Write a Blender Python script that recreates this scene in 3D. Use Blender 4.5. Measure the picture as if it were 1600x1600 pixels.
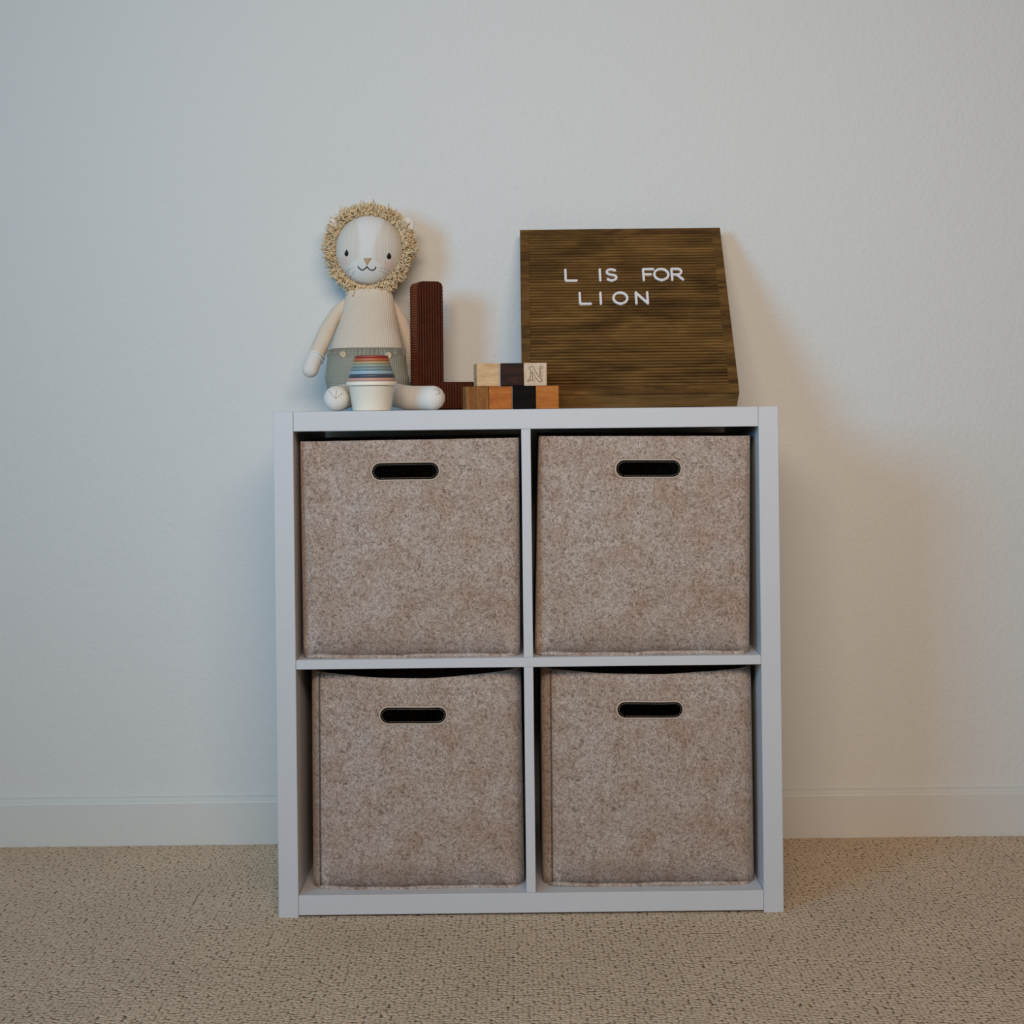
import bpy, bmesh, math, random
import numpy as np
from mathutils import Vector, Matrix

for o in list(bpy.data.objects):
    bpy.data.objects.remove(o)
SC = bpy.context.scene
COL = SC.collection
R = math.radians

# ------------------------------------------------------------------ camera
F = 2390.0                  # focal length in pixels of the 1600 px frame
PX, PY = 812.0, 636.3       # where the level line of sight lands in the frame
CX, CY, CZ = -0.009, -2.3114, 0.768
ROLL = R(0.65)
cam = bpy.data.cameras.new('camera')
cam.sensor_fit = 'HORIZONTAL'; cam.sensor_width = 36.0
cam.lens = F / 1600 * 36.0
cam.shift_x = (800 - PX) / 1600
cam.shift_y = -(800 - PY) / 1600
cam.clip_start = 0.05
cam_o = bpy.data.objects.new('camera', cam); COL.objects.link(cam_o)
cam_o.location = (CX, CY, CZ)
cam_o.rotation_euler = (R(90), ROLL, 0)
SC.camera = cam_o

# ------------------------------------------------------------------ world, light, exposure
WARM = (1.0, 0.80, 0.60)
world = bpy.data.worlds.new('world'); SC.world = world
world.use_nodes = True
wnt = world.node_tree
bg = wnt.nodes['Background']
bg.inputs['Color'].default_value = (1.0, 0.87, 0.75, 1)
bg.inputs['Strength'].default_value = 0.04

la = bpy.data.lights.new('window_daylight', 'AREA')
la.shape = 'RECTANGLE'; la.size = 0.90; la.size_y = 1.05
la.energy = 12.4; la.color = (0.15, 0.59, 1.0)
lo = bpy.data.objects.new('window_daylight', la); COL.objects.link(lo)
lo.location = (-2.05, -2.42, 1.50)
lo.rotation_euler = (Vector((0.60, 0.4, 1.02)) - lo.location).to_track_quat('-Z', 'Y').to_euler()
la.spread = R(95)

lb = bpy.data.lights.new('rear_fill_lamp', 'AREA')  # unseen warm fill lamp added behind the camera, no window there
lb.shape = 'RECTANGLE'; lb.size = 1.9; lb.size_y = 0.6
lb.energy = 16.9; lb.color = (1.0, 0.845, 0.71)
lr = bpy.data.objects.new('rear_fill_lamp', lb); COL.objects.link(lr)
lr.location = (0.08, -2.75, 1.90)
lr.rotation_euler = (Vector((0.18, 0.4, 0.98)) - lr.location).to_track_quat('-Z', 'Y').to_euler()
lb.spread = R(95)

SC.view_settings.view_transform = 'Standard'
SC.view_settings.look = 'None'
SC.view_settings.exposure = 0.0
SC.view_settings.gamma = 1.0
SC.view_settings.use_curve_mapping = False

# ------------------------------------------------------------------ helpers
def at(px, py, y):
    """world point at depth y that the photograph shows at pixel (px, py)"""
    dx, dy = px - PX, py - PY
    c, s = math.cos(ROLL), math.sin(ROLL)
    X = dx * c - dy * s; D = dx * s + dy * c
    d = y - CY
    return Vector((CX + X * d / F, y, CZ - D * d / F))

def srgb(r, g, b):
    f = lambda v: (v / 255 / 12.92) if v / 255 <= 0.04045 else ((v / 255 + 0.055) / 1.055) ** 2.4
    return (f(r), f(g), f(b), 1.0)

class NT:
    def __init__(self, name, rough=0.6, spec=0.3):
        self.m = bpy.data.materials.new(name); self.m.use_nodes = True
        self.t = self.m.node_tree
        self.b = self.t.nodes['Principled BSDF']
        self.b.inputs['Roughness'].default_value = rough
        self.b.inputs['Specular IOR Level'].default_value = spec
    def n(self, typ, **kw):
        nd = self.t.nodes.new(typ)
        for k, v in kw.items():
            if k in nd.inputs: nd.inputs[k].default_value = v
            else: setattr(nd, k, v)
        return nd
    def l(self, a, b): self.t.links.new(a, b)
    def coords(self, scale=(1, 1, 1), rot=(0, 0, 0)):
        tc = self.n('ShaderNodeTexCoord'); mp = self.n('ShaderNodeMapping')
        mp.inputs['Scale'].default_value = scale; mp.inputs['Rotation'].default_value = rot
        self.l(tc.outputs['Object'], mp.inputs['Vector']); return mp.outputs['Vector']
    def noise(self, vec, scale, detail=4, rough=0.6, dist=0.0):
        nd = self.n('ShaderNodeTexNoise')
        nd.inputs['Scale'].default_value = scale; nd.inputs['Detail'].default_value = detail
        nd.inputs['Roughness'].default_value = rough; nd.inputs['Distortion'].default_value = dist
        self.l(vec, nd.inputs['Vector']); return nd.outputs['Fac']
    def wave(self, vec, scale, axis='X', dist=0.0):
        nd = self.n('ShaderNodeTexWave', wave_type='BANDS', bands_direction=axis)
        nd.inputs['Scale'].default_value = scale; nd.inputs['Distortion'].default_value = dist
        nd.inputs['Detail'].default_value = 1.0; nd.inputs['Detail Scale'].default_value = 3.0
        self.l(vec, nd.inputs['Vector']); return nd.outputs['Fac']
    def ramp(self, fac, stops):
        nd = self.n('ShaderNodeValToRGB'); e = nd.color_ramp.elements
        while len(e) < len(stops): e.new(0.5)
        for el, (p, c) in zip(e, stops): el.position = p; el.color = c
        self.l(fac, nd.inputs['Fac']); return nd.outputs['Color']
    def mix(self, a, b, fac, mode='MIX'):
        nd = self.n('ShaderNodeMix', data_type='RGBA', blend_type=mode)
        if hasattr(fac, 'is_output'): self.l(fac, nd.inputs[0])
        else: nd.inputs[0].default_value = fac
        for v, k in ((a, 6), (b, 7)):
            if hasattr(v, 'is_output'): self.l(v, nd.inputs[k])
            else: nd.inputs[k].default_value = v
        return nd.outputs[2]
    def math(self, op, a, b=0.0):
        nd = self.n('ShaderNodeMath', operation=op)
        for v, k in ((a, 0), (b, 1)):
            if hasattr(v, 'is_output'): self.l(v, nd.inputs[k])
            else: nd.inputs[k].default_value = v
        return nd.outputs[0]
    def color(self, c):
        if hasattr(c, 'is_output'): self.l(c, self.b.inputs['Base Color'])
        else: self.b.inputs['Base Color'].default_value = c
        return self
    def bump(self, h, dist, strength=1.0):
        nd = self.n('ShaderNodeBump')
        nd.inputs['Distance'].default_value = dist; nd.inputs['Strength'].default_value = strength
        self.l(h, nd.inputs['Height'])
        if hasattr(self, '_bn'): self.l(self._bn, nd.inputs['Normal'])
        self._bn = nd.outputs['Normal']
        self.l(self._bn, self.b.inputs['Normal']); return self

def plain(name, c, rough=0.6, spec=0.3, nscale=60, amt=0.08, bump=0.0):
    m = NT(name, rough, spec); v = m.coords()
    n = m.noise(v, nscale)
    dark = tuple(x * (1 - amt) for x in c[:3]) + (1,); light = tuple(min(1, x * (1 + amt)) for x in c[:3]) + (1,)
    m.color(m.ramp(n, [(0.3, dark), (0.7, light)]))
    if bump: m.bump(n, bump)
    return m.m

def mesh_obj(name, verts, faces, mat=None, parent=None, smooth=True, loc=None):
    me = bpy.data.meshes.new(name); me.from_pydata([tuple(v) for v in verts], [], faces); me.update()
    if mat:
        for k in (mat if isinstance(mat, (list, tuple)) else [mat]): me.materials.append(k)
    if smooth: me.shade_smooth()
    o = bpy.data.objects.new(name, me); COL.objects.link(o)
    if parent: o.parent = parent
    return o

def bm_obj(name, bm, mat=None, parent=None, smooth=False, recalc=True):
    if recalc: bmesh.ops.recalc_face_normals(bm, faces=bm.faces)
    me = bpy.data.meshes.new(name); bm.to_mesh(me); bm.free()
    if mat:
        for k in (mat if isinstance(mat, (list, tuple)) else [mat]): me.materials.append(k)
    if smooth: me.shade_smooth()
    o = bpy.data.objects.new(name, me); COL.objects.link(o)
    if parent: o.parent = parent
    return o

def bm_box(bm, lo_, hi_, bevel=0.0, seg=2):
    r = bmesh.ops.create_cube(bm, size=1.0)
    vs = r['verts']
    for v in vs:
        v.co = Vector([lo_[i] + (v.co[i] + 0.5) * (hi_[i] - lo_[i]) for i in range(3)])
    if bevel:
        es = list({e for v in vs for e in v.link_edges})
        bmesh.ops.bevel(bm, geom=es, offset=bevel, segments=seg, profile=0.6, affect='EDGES')

def box(name, lo_, hi_, mat, parent=None, bevel=0.0, seg=2):
    bm = bmesh.new(); bm_box(bm, lo_, hi_, bevel, seg)
    return bm_obj(name, bm, mat, parent)

def thing(name, label, cat, loc=(0, 0, 0), rot=(0, 0, 0), group=None):
    o = bpy.data.objects.new(name, None); COL.objects.link(o)
    o.empty_display_size = 0.05
    o.location = loc; o.rotation_euler = rot
    return tag(o, label, cat, group)

def tag(o, label, cat, group=None):
    o['label'] = label; o['category'] = cat
    if group: o['group'] = group
    return o

def structure(o, label=None):
    o['kind'] = 'structure'
    if label: o['label'] = label
    return o

def tube(pts, radii, n=10, cap=True, frames=None):
    """rings swept along points; returns verts, faces"""
    pts = [Vector(p) for p in pts]
    if not hasattr(radii, '__len__'): radii = [radii] * len(pts)
    V, Fc = [], []
    t0 = (pts[1] - pts[0]).normalized()
    u = t0.orthogonal().normalized()
    for i, p in enumerate(pts):
        t = (pts[min(i + 1, len(pts) - 1)] - pts[max(i - 1, 0)]).normalized()
        u = (u - t * u.dot(t)).normalized(); w = t.cross(u)
        for k in range(n):
            a = 2 * math.pi * k / n
            V.append(p + (u * math.cos(a) + w * math.sin(a)) * radii[i])
    for i in range(len(pts) - 1):
        for k in range(n):
            a, b = i * n + k, i * n + (k + 1) % n
            Fc.append((a, b, b + n, a + n))
    if cap:
        Fc.append(tuple(reversed(range(n)))); Fc.append(tuple(range((len(pts) - 1) * n, len(pts) * n)))
    return V, Fc

def merge(parts):
    V, Fc = [], []
    for v, f in parts:
        o = len(V); V += list(v); Fc += [tuple(i + o for i in q) for q in f]
    return V, Fc

def smooth_path(pts, per=8, closed=False):
    P = [Vector(p) for p in pts]; out = []
    n = len(P)
    rng = range(n) if closed else range(n - 1)
    g = (lambda i: P[i % n]) if closed else (lambda i: P[max(0, min(n - 1, i))])
    for i in rng:
        p0, p1, p2, p3 = g(i - 1), g(i), g(i + 1), g(i + 2)
        for k in range(per):
            t = k / per
            out.append(0.5 * ((2 * p1) + (p2 - p0) * t + (2 * p0 - 5 * p1 + 4 * p2 - p3) * t * t + (3 * p1 - p0 - 3 * p2 + p3) * t ** 3))
    if not closed: out.append(P[-1])
    return out

def loft(rings, n=32, level=False):
    """rings: (centre, rx, ry) or (centre, rx, ry, front) ; oval cross sections across a spine"""
    V, Fc = [], []
    C = [Vector(r[0]) for r in rings]
    for i, r in enumerate(rings):
        t = (C[min(i + 1, len(C) - 1)] - C[max(i - 1, 0)]).normalized()
        sx = Vector((1, 0, 0))
        u = (sx - t * sx.dot(t)).normalized(); w = t.cross(u)
        if level: u, w = Vector((1, 0, 0)), Vector((0, 1, 0)) * (1 if t.z > 0 else -1)
        for k in range(n):
            a = 2 * math.pi * k / n
            V.append(C[i] + u * math.cos(a) * r[1] + w * math.sin(a) * r[2])
    for i in range(len(C) - 1):
        for k in range(n):
            a, b = i * n + k, i * n + (k + 1) % n
            Fc.append((a, b, b + n, a + n))
    Fc.append(tuple(reversed(range(n)))); Fc.append(tuple(range((len(C) - 1) * n, len(C) * n)))
    return V, Fc

def capsule(pts, radii, n=20, k=6):
    """limb with round ends: extra rings closing both tips"""
    pts = [Vector(p) for p in pts]; radii = list(radii)
    a = (pts[0] - pts[1]).normalized(); b = (pts[-1] - pts[-2]).normalized()
    pre = [(pts[0] + a * radii[0] * math.sin(math.pi / 2 * j / k), radii[0] * max(0.04, math.cos(math.pi / 2 * j / k))) for j in range(k, 0, -1)]
    post = [(pts[-1] + b * radii[-1] * math.sin(math.pi / 2 * j / k), radii[-1] * max(0.04, math.cos(math.pi / 2 * j / k))) for j in range(1, k + 1)]
    P = [p for p, _ in pre] + pts + [p for p, _ in post]
    Rr = [r for _, r in pre] + radii + [r for _, r in post]
    return tube(P, Rr, n)

# ------------------------------------------------------------------ materials of the setting
def mat_wall():
    m = NT('wall_paint', 0.75, 0.2); v = m.coords()
    m.color(srgb(226, 224, 219))
    a = m.noise(v, 120, 3, 0.55); b = m.noise(v, 38, 2, 0.5)
    m.bump(a, 0.0022, 0.55); m.bump(b, 0.003, 0.35)
    return m.m
def mat_carpet():
    m = NT('loop_carpet', 0.95, 0.05); v = m.coords()
    wob = m.noise(v, 26, 2, 0.5)
    # columns of loops running away from the camera, jittered
    sep = m.n('ShaderNodeSeparateXYZ'); m.l(v, sep.inputs[0])
    wv = m.n('ShaderNodeTexNoise'); wv.inputs['Scale'].default_value = 60; wv.inputs['Detail'].default_value = 2
    m.l(v, wv.inputs['Vector'])
    ad = m.n('ShaderNodeVectorMath', operation='MULTIPLY_ADD'); ad.inputs[1].default_value = (0.009, 0.009, 0); 
    m.l(wv.outputs['Color'], ad.inputs[0]); m.l(v, ad.inputs[2])
    mp = m.n('ShaderNodeMapping'); mp.inputs['Scale'].default_value = (150, 195, 1); m.l(ad.outputs[0], mp.inputs['Vector'])
    vor = m.n('ShaderNodeTexVoronoi', feature='F1'); vor.voronoi_dimensions = '2D'
    vor.inputs['Scale'].default_value = 1.0; vor.inputs['Randomness'].default_value = 0.55
    m.l(mp.outputs[0], vor.inputs['Vector'])
    h = m.math('SUBTRACT', 1.0, m.math('MULTIPLY', vor.outputs['Distance'], 1.35))
    hh = m.math('POWER', m.math('MAXIMUM', h, 0.0), 0.6)
    yarn = m.mix(srgb(240, 211, 180), srgb(250, 223, 193), wob)
    tone = m.ramp(hh, [(0.0, srgb(120, 98, 74)), (0.42, srgb(186, 162, 134)), (0.62, (1, 1, 1, 1))])
    base = m.mix(yarn, tone, 0.0)
    base = m.mix(yarn, m.ramp(hh, [(0.12, (0.20, 0.17, 0.14, 1)), (0.50, (0.96, 0.96, 0.96, 1)), (0.85, (1, 1, 1, 1))]), 1.0, 'MULTIPLY')
    fib = m.noise(v, 900, 2, 0.6)
    base = m.mix(base, m.ramp(fib, [(0.3, (0.90, 0.89, 0.88, 1)), (0.7, (1, 1, 1, 1))]), 1.0, 'MULTIPLY')
    big = m.noise(v, 5, 3, 0.5)
    base = m.mix(base, m.ramp(big, [(0.3, (0.90, 0.90, 0.91, 1)), (0.7, (1, 1, 1, 1))]), 1.0, 'MULTIPLY')
    m.color(base)
    m.bump(hh, 0.004, 0.9)
    return m.m
M_WALL = mat_wall(); M_CARPET = mat_carpet()
M_TRIM = plain('trim_paint', srgb(222, 219, 212), 0.45, 0.4, 30, 0.01)

# ------------------------------------------------------------------ room
YW = 0.4075                 # face of the back wall
structure(box('floor', (-2.6, -3.8, -0.06), (3.4, YW + 0.1, 0.0), M_CARPET))
structure(box('wall_back', (-2.7, YW, -0.06), (3.4, YW + 0.1, 2.6), M_WALL))
# left wall with its window opening 
bm = bmesh.new()
wy0, wy1, wz0, wz1 = -3.30, -2.00, 0.90, 2.10
bm_box(bm, (-2.7, -3.8, -0.06), (-2.6, wy0, 2.6)); bm_box(bm, (-2.7, wy1, -0.06), (-2.6, YW, 2.6))
bm_box(bm, (-2.7, wy0, -0.06), (-2.6, wy1, wz0)); bm_box(bm, (-2.7, wy0, wz1), (-2.6, wy1, 2.6))
structure(bm_obj('wall_left', bm, M_WALL))
bm = bmesh.new()
for a, b in (((wy0 - .06, wz0 - .06), (wy0, wz1 + .06)), ((wy1, wz0 - .06), (wy1 + .06, wz1 + .06)),
             ((wy0, wz0 - .06), (wy1, wz0)), ((wy0, wz1), (wy1, wz1 + .06))):
    bm_box(bm, (-2.6, a[0], a[1]), (-2.585, b[0], b[1]), 0.003)
structure(bm_obj('window_1', bm, M_TRIM))

def baseboard(name, p0, p1, inward):
    """profile swept along the wall: flat face with a small rounded bead along the top"""
    prof = [(0, 0), (0.0135, 0), (0.0135, 0.074), (0.0125, 0.0765), (0.010, 0.0785), (0.007, 0.0825), (0.003, 0.084), (0, 0.084)]
    d = Vector(p1) - Vector(p0); V = []
    for p in (Vector(p0), Vector(p1)):
        V += [p + Vector(inward) * a + Vector((0, 0, z)) for a, z in prof]
    n = len(prof)
    Fc = [(i, (i + 1) % n, (i + 1) % n + n, i + n) for i in range(n)] + [tuple(range(n)), tuple(reversed(range(n, 2 * n)))]
    o = mesh_obj(name, V, Fc, M_TRIM, None, False)
    bm = bmesh.new(); bm.from_mesh(o.data); bmesh.ops.recalc_face_normals(bm, faces=bm.faces); bm.to_mesh(o.data); bm.free()
    return structure(o)
baseboard('baseboard_back', (-2.6, YW, 0), (3.4, YW, 0), (0, -1, 0))
baseboard('baseboard_left', (-2.6, -3.8, 0), (-2.6, YW - 0.0135, 0), (1, 0, 0))

# ------------------------------------------------------------------ shelf unit
M_SHELF = plain('white_laminate', srgb(214, 213, 214), 0.42, 0.4, 25, 0.012)
W, H, DEP, T, TI = 0.7635, 0.765, 0.390, 0.030, 0.0142
HW = W / 2
shelf = thing('cube_shelf', 'white four-cube shelf unit standing on the carpet against the wall', 'shelf', (0, 0, 0))
for s in (-1, 1):
    x0, x1 = (-HW, -HW + T) if s < 0 else (HW - T, HW)
    box('side_panel', (x0, 0, 0.0), (x1, DEP, H), M_SHELF, shelf, 0.0008, 1)
box('top_panel', (-HW + T + .0003, 0.0006, H - T), (HW - T - .0003, DEP, H), M_SHELF, shelf, 0.0008, 1)
box('bottom_panel', (-HW + T + .0003, 0.0006, 0.0035), (HW - T - .0003, DEP, T + .0035), M_SHELF, shelf, 0.0008, 1)
zc = 0.3822
box('shelf_board', (-HW + T + .0003, 0.0006, zc - TI / 2), (HW - T - .0003, DEP, zc + TI / 2), M_SHELF, shelf, 0.0006, 1)
box('divider', (-TI / 2, 0.0010, zc + TI / 2 + .0002), (TI / 2, DEP, H - T - .0002), M_SHELF, shelf, 0.0006, 1)
box('divider', (-TI / 2, 0.0010, T + .0038), (TI / 2, DEP, zc - TI / 2 - .0002), M_SHELF, shelf, 0.0006, 1)

# ------------------------------------------------------------------ felt baskets
def mat_felt(name, k=1.0):
    m = NT(name, 0.95, 0.08); v = m.coords()
    f = m.noise(v, 430, 3, 0.75, 0.6); g = m.noise(v, 190, 4, 0.66, 1.0); b = m.noise(v, 18, 4, 0.6, 0.4)
    c1 = m.ramp(g, [(0.30, srgb(122 * k, 106 * k, 97 * k)), (0.46, srgb(170 * k, 154 * k, 143 * k)), (0.60, srgb(188 * k, 175 * k, 165 * k)), (0.78, srgb(206 * k, 197 * k, 188 * k))])
    c2 = m.ramp(b, [(0.32, srgb(234, 216, 202)), (0.5, srgb(246, 238, 232)), (0.68, srgb(255, 255, 254))])
    c = m.mix(c1, c2, 1.0, 'MULTIPLY')
    c = m.mix(c, m.ramp(f, [(0.34, (0.22, 0.17, 0.15, 1)), (0.48, (0.84, 0.82, 0.80, 1)), (0.66, (1, 1, 1, 1))]), 0.8, 'MULTIPLY')
    m.color(c)
    m.bump(f, 0.0012, 0.6); m.bump(g, 0.002, 0.4)
    m.b.inputs['Sheen Weight'].default_value = 0.15
    m.b.inputs['Sheen Roughness'].default_value = 0.6
    return m.m
M_FELT = mat_felt('felt', 1.15)
M_SEAM = mat_felt('felt_seam', 0.7)
M_FELT_EDGE = plain('felt_cut_edge', srgb(196, 176, 158), 0.9, 0.1, 400, 0.12, 0.0006)
M_HEM = mat_felt('felt_hem', 1.20)
M_THREAD = plain('stitching', srgb(150, 132, 116), 0.8, 0.1, 300, 0.1)

def basket(label, y, cTL, cTR, cBR, cBL, hole, sag, seam_dx, r=0.016, yaw=0.0):
    """corner pixels of the front face, hole = (x0, x1, y0, y1) px; a soft open felt bin"""
    tl, tr, br, bl = at(*cTL, y), at(*cTR, y), at(*cBR, y), at(*cBL, y)
    base = Vector(((bl.x + br.x) / 2, y, (bl.z + br.z) / 2))
    t = thing('storage_basket', label, 'basket', base, (0, 0, yaw), 'felt baskets in the shelf cubes')
    wb, wt = (br.x - bl.x), (tr.x - tl.x)
    shx = (tl.x + tr.x) / 2 - base.x
    Ht = (tl.z + tr.z) / 2 - base.z
    tiltt = (tr.z - tl.z) / 2 - 0.0
    D = 0.315; th = 0.004; bulge = 0.009 if r < 0.02 else 0.013
    hl, hr = at(hole[0], (hole[2] + hole[3]) / 2, y), at(hole[1], (hole[2] + hole[3]) / 2, y)
    hcx = (hl.x + hr.x) / 2 - base.x; hcz = hl.z / 2 + hr.z / 2 - base.z
    hw = (hr.x - hl.x) / 2 + 0.0012; hh = (hole[3] - hole[2]) / 2 * (y - CY) / F + 0.0012
    rot = math.atan2(-(hr.z - hl.z), (hr.x - hl.x)) * 0
    fw = wb - 2 * r            # flat part of the front, panel coordinates x in [-fw/2, fw/2]
    def P(kind, s, z):
        """kind front/side...: s runs around the outline, z height 0..1"""
        k = z
        wmul = (wb + (wt - wb) * k) / wb
        x, yy, edge = s
        bul = 0.006 * math.sin(math.pi * min(1, max(0, k))) if yy > 0.02 else -bulge * (0.35 + 0.65 * math.sin(math.pi * k)) * max(0, 1 - abs(2 * x / wb) ** 3)
        zz = Ht * k
        u = max(-1, min(1, x / (wb / 2)))
        if yy < 0.03:
            zz -= sag * k ** 2 * math.cos(u * math.pi / 2) ** 1.0
        else:
            zz -= sag * 0.6 * k ** 2 * math.cos(u * math.pi / 2)
        zz += tiltt * u * k
        return Vector((x * wmul + shx * k, yy + bul + 0.002 * math.sin(7 * x * 9 + k * 3) * k * (1 if yy < .03 else 0), zz))
    V, Fc = [], []
    idx = {}
    def addv(p):
        key = (round(p.x, 6), round(p.y, 6), round(p.z, 6))
        if key not in idx: idx[key] = len(V); V.append(p)
        return idx[key]
    nu, nv, K = 20, 18, 7
    # front panel with a stadium hole
    rect = [(-fw/2 + fw*i/nu, 0.0) for i in range(nu)] + [(fw/2, j/nv) for j in range(nv)] + \
           [(fw/2 - fw*i/nu, 1.0) for i in range(nu)] + [(-fw/2, 1 - j/nv) for j in range(nv)]
    n = len(rect)
    hk = hcz / Ht
    def stad(a):
        """stadium outline hit by a ray leaving its centre towards direction a"""
        cx_ = hw - hh
        dx, dz = math.cos(a), math.sin(a)
        if abs(dz) > 1e-6:
            tt = hh / abs(dz)
            if abs(dx * tt) <= cx_: return dx * tt, dz * tt
        s = 1 if dx > 0 else -1
        bq = -2 * s * cx_ * dx; cq = cx_ ** 2 - hh ** 2
        tt = (-bq + math.sqrt(bq * bq - 4 * cq)) / 2
        return dx * tt, dz * tt
    # outline angles blended from arclength so the ring stays even
    per = 4 * (hw - hh) + 2 * math.pi * hh
    def stad_len(sl):
        sl %= per; L1 = 2 * (hw - hh); L2 = math.pi * hh
        if sl < L1: return (-(hw - hh) + sl, -hh)
        sl -= L1
        if sl < L2:
            a = -math.pi / 2 + sl / hh; return (hw - hh + hh * math.cos(a), hh * math.sin(a))
        sl -= L2
        if sl < L1: return ((hw - hh) - sl, hh)
        sl -= L1; a = math.pi / 2 + sl / hh
        return (-(hw - hh) + hh * math.cos(a), hh * math.sin(a))
    # match ring start: rect starts at bottom-left corner; sides take the round ends
    hp = []
    L1 = 2 * (hw - hh); L2 = math.pi * hh
    for i in range(n):
        if i < nu: sl = L1 * i / nu
        elif i < nu + nv: sl = L1 + L2 * (i - nu) / nv
        elif i < 2 * nu + nv: sl = L1 + L2 + L1 * (i - nu - nv) / nu
        else: sl = 2 * L1 + L2 + L2 * (i - 2 * nu - nv) / nv
        hp.append(stad_len(sl))
    rings = []
    for q in range(K + 1):
        f = (q / K) ** 1.3
        ring = []
        for i in range(n):
            hx, hz = hcx + hp[i][0], hcz + hp[i][1]
            rx, rk = rect[i]; rz = rk * Ht
            x = hx + (rx - hx) * f; z = hz + (rz - hz) * f
            ring.append(addv(P('f', (x, 0.0, 0), z / Ht)))
        rings.append(ring)
    for q in range(K):
        for i in range(n):
            j = (i + 1) % n
            Fc.append((rings[q][i], rings[q][j], rings[q + 1][j], rings[q + 1][i]))
    hole_pts = [V[i] for i in rings[0]]
    # the rest of the wrap: corner, side, back, side, corner
    wrap = []
    for a in range(0, 7):
        an = -math.pi / 2 + math.pi / 2 * a / 6
        wrap.append((fw/2 + r * math.cos(an), r + r * math.sin(an)))
    for a in range(1, 9): wrap.append((wb/2, r + (D - 2*r) * a / 8))
    for a in range(1, 5):
        an = math.pi / 2 * a / 4; wrap.append((fw/2 + r * math.cos(an), D - r + r * math.sin(an)))
    for a in range(1, 9): wrap.append((fw/2 - fw * a / 8, D))
    for a in range(1, 5):
        an = math.pi / 2 + math.pi / 2 * a / 4; wrap.append((-fw/2 + r * math.cos(an), D - r + r * math.sin(an)))
    for a in range(1, 9): wrap.append((-wb/2, D - r - (D - 2*r) * a / 8))
    for a in range(1, 7):
        an = math.pi + math.pi / 2 * a / 6; wrap.append((-fw/2 + r * math.cos(an), r + r * math.sin(an)))
    cols = [[addv(P('s', (x, max(yy, 0.0) if abs(yy) > 1e-7 else 0.0, 0), j / nv)) for j in range(nv + 1)] for x, yy in wrap]
    for a in range(len(cols) - 1):
        for j in range(nv):
            Fc.append((cols[a][j], cols[a + 1][j], cols[a + 1][j + 1], cols[a][j + 1]))
    # bottom
    loop = [rings[K][i] for i in range(nu)] + [c[0] for c in cols]
    loop2 = []
    for i in loop:
        if not loop2 or loop2[-1] != i: loop2.append(i)
    if loop2[0] == loop2[-1]: loop2.pop()
    ci = len(V); V.append(Vector((0, D / 2, 0.001)))
    for a in range(len(loop2)):
        Fc.append((loop2[(a + 1) % len(loop2)], loop2[a], ci))
    o = mesh_obj('felt_body', V, Fc, M_FELT, t)
    sm = o.modifiers.new('thickness', 'SOLIDIFY'); sm.thickness = th; sm.offset = -1
    bmm = bmesh.new(); bmm.from_mesh(o.data); bmesh.ops.recalc_face_normals(bmm, faces=bmm.faces)
    # make sure normals look outwards
    fr = min(bmm.faces, key=lambda q: q.calc_center_median().y)
    if fr.normal.y > 0:
        for q in bmm.faces: q.normal_flip()
    bmm.to_mesh(o.data); bmm.free()
    # cut edge of the hand hole
    hp3 = [p + Vector((0, 0.0015, 0)) for p in hole_pts]
    v_, f_ = [], []
    nn = len(hp3); cc = sum(hp3, Vector()) / nn
    prof = [(0.0020, -0.0020), (0.0024, -0.0006), (0.0012, -0.0024), (-0.0006, -0.0018), (-0.0008, 0.0030), (0.0020, 0.0030)]
    prof = [(0.0020, -0.0016), (0.0014, -0.0026), (0.0, -0.0026), (-0.0008, -0.0014), (-0.0008, 0.0036), (0.0010, 0.0036)]
    for i, p in enumerate(hp3):
        tg = (hp3[(i + 1) % nn] - hp3[i - 1]).normalized()
        out = tg.cross(Vector((0, 1, 0))).normalized()
        if out.dot(p - cc) < 0 and False: out = -out
        for a, b in prof: v_.append(p + out * a + Vector((0, b, 0)))
    m_ = len(prof)
    for i in range(nn):
        for k in range(m_):
            f_.append((i*m_ + k, i*m_ + (k+1) % m_, ((i+1) % nn)*m_ + (k+1) % m_, ((i+1) % nn)*m_ + k))
    b = mesh_obj('handle_binding', v_, f_, M_FELT_EDGE, o); b['label'] = 'pale bound edge of the hand hole'
    bmm = bmesh.new(); bmm.from_mesh(b.data); bmesh.ops.recalc_face_normals(bmm, faces=bmm.faces); bmm.to_mesh(b.data); bmm.free()
    # stitches around the hand hole
    parts = []
    pl = []
    for i, p in enumerate(hp3):
        tg = (hp3[(i + 1) % nn] - hp3[i - 1]).normalized(); out = tg.cross(Vector((0, 1, 0))).normalized()
        pl.append(p + out * 0.0042 + Vector((0, -0.0019, 0)))
    pl = smooth_path(pl, 4, True)
    acc = [0.0]
    for i in range(1, len(pl)): acc.append(acc[-1] + (pl[i] - pl[i-1]).length)
    tot = acc[-1]; k = 0
    def sample(sv):
        sv %= tot
        i = int(np.searchsorted(acc, sv)); i = max(1, min(i, len(pl) - 1))
        f = (sv - acc[i-1]) / max(1e-9, acc[i] - acc[i-1]); return pl[i-1].lerp(pl[i], f)
    sv = 0
    while sv < tot - 0.002:
        parts.append(tube([sample(sv), sample(sv + .0012), sample(sv + .0024)], [.0003, .0005, .0003], 5)); sv += 0.0036
    v_, f_ = merge(parts); mesh_obj('stitching', v_, f_, M_THREAD, o)
    # doubled felt hem along the bottom of the front
    pts = []
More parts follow.
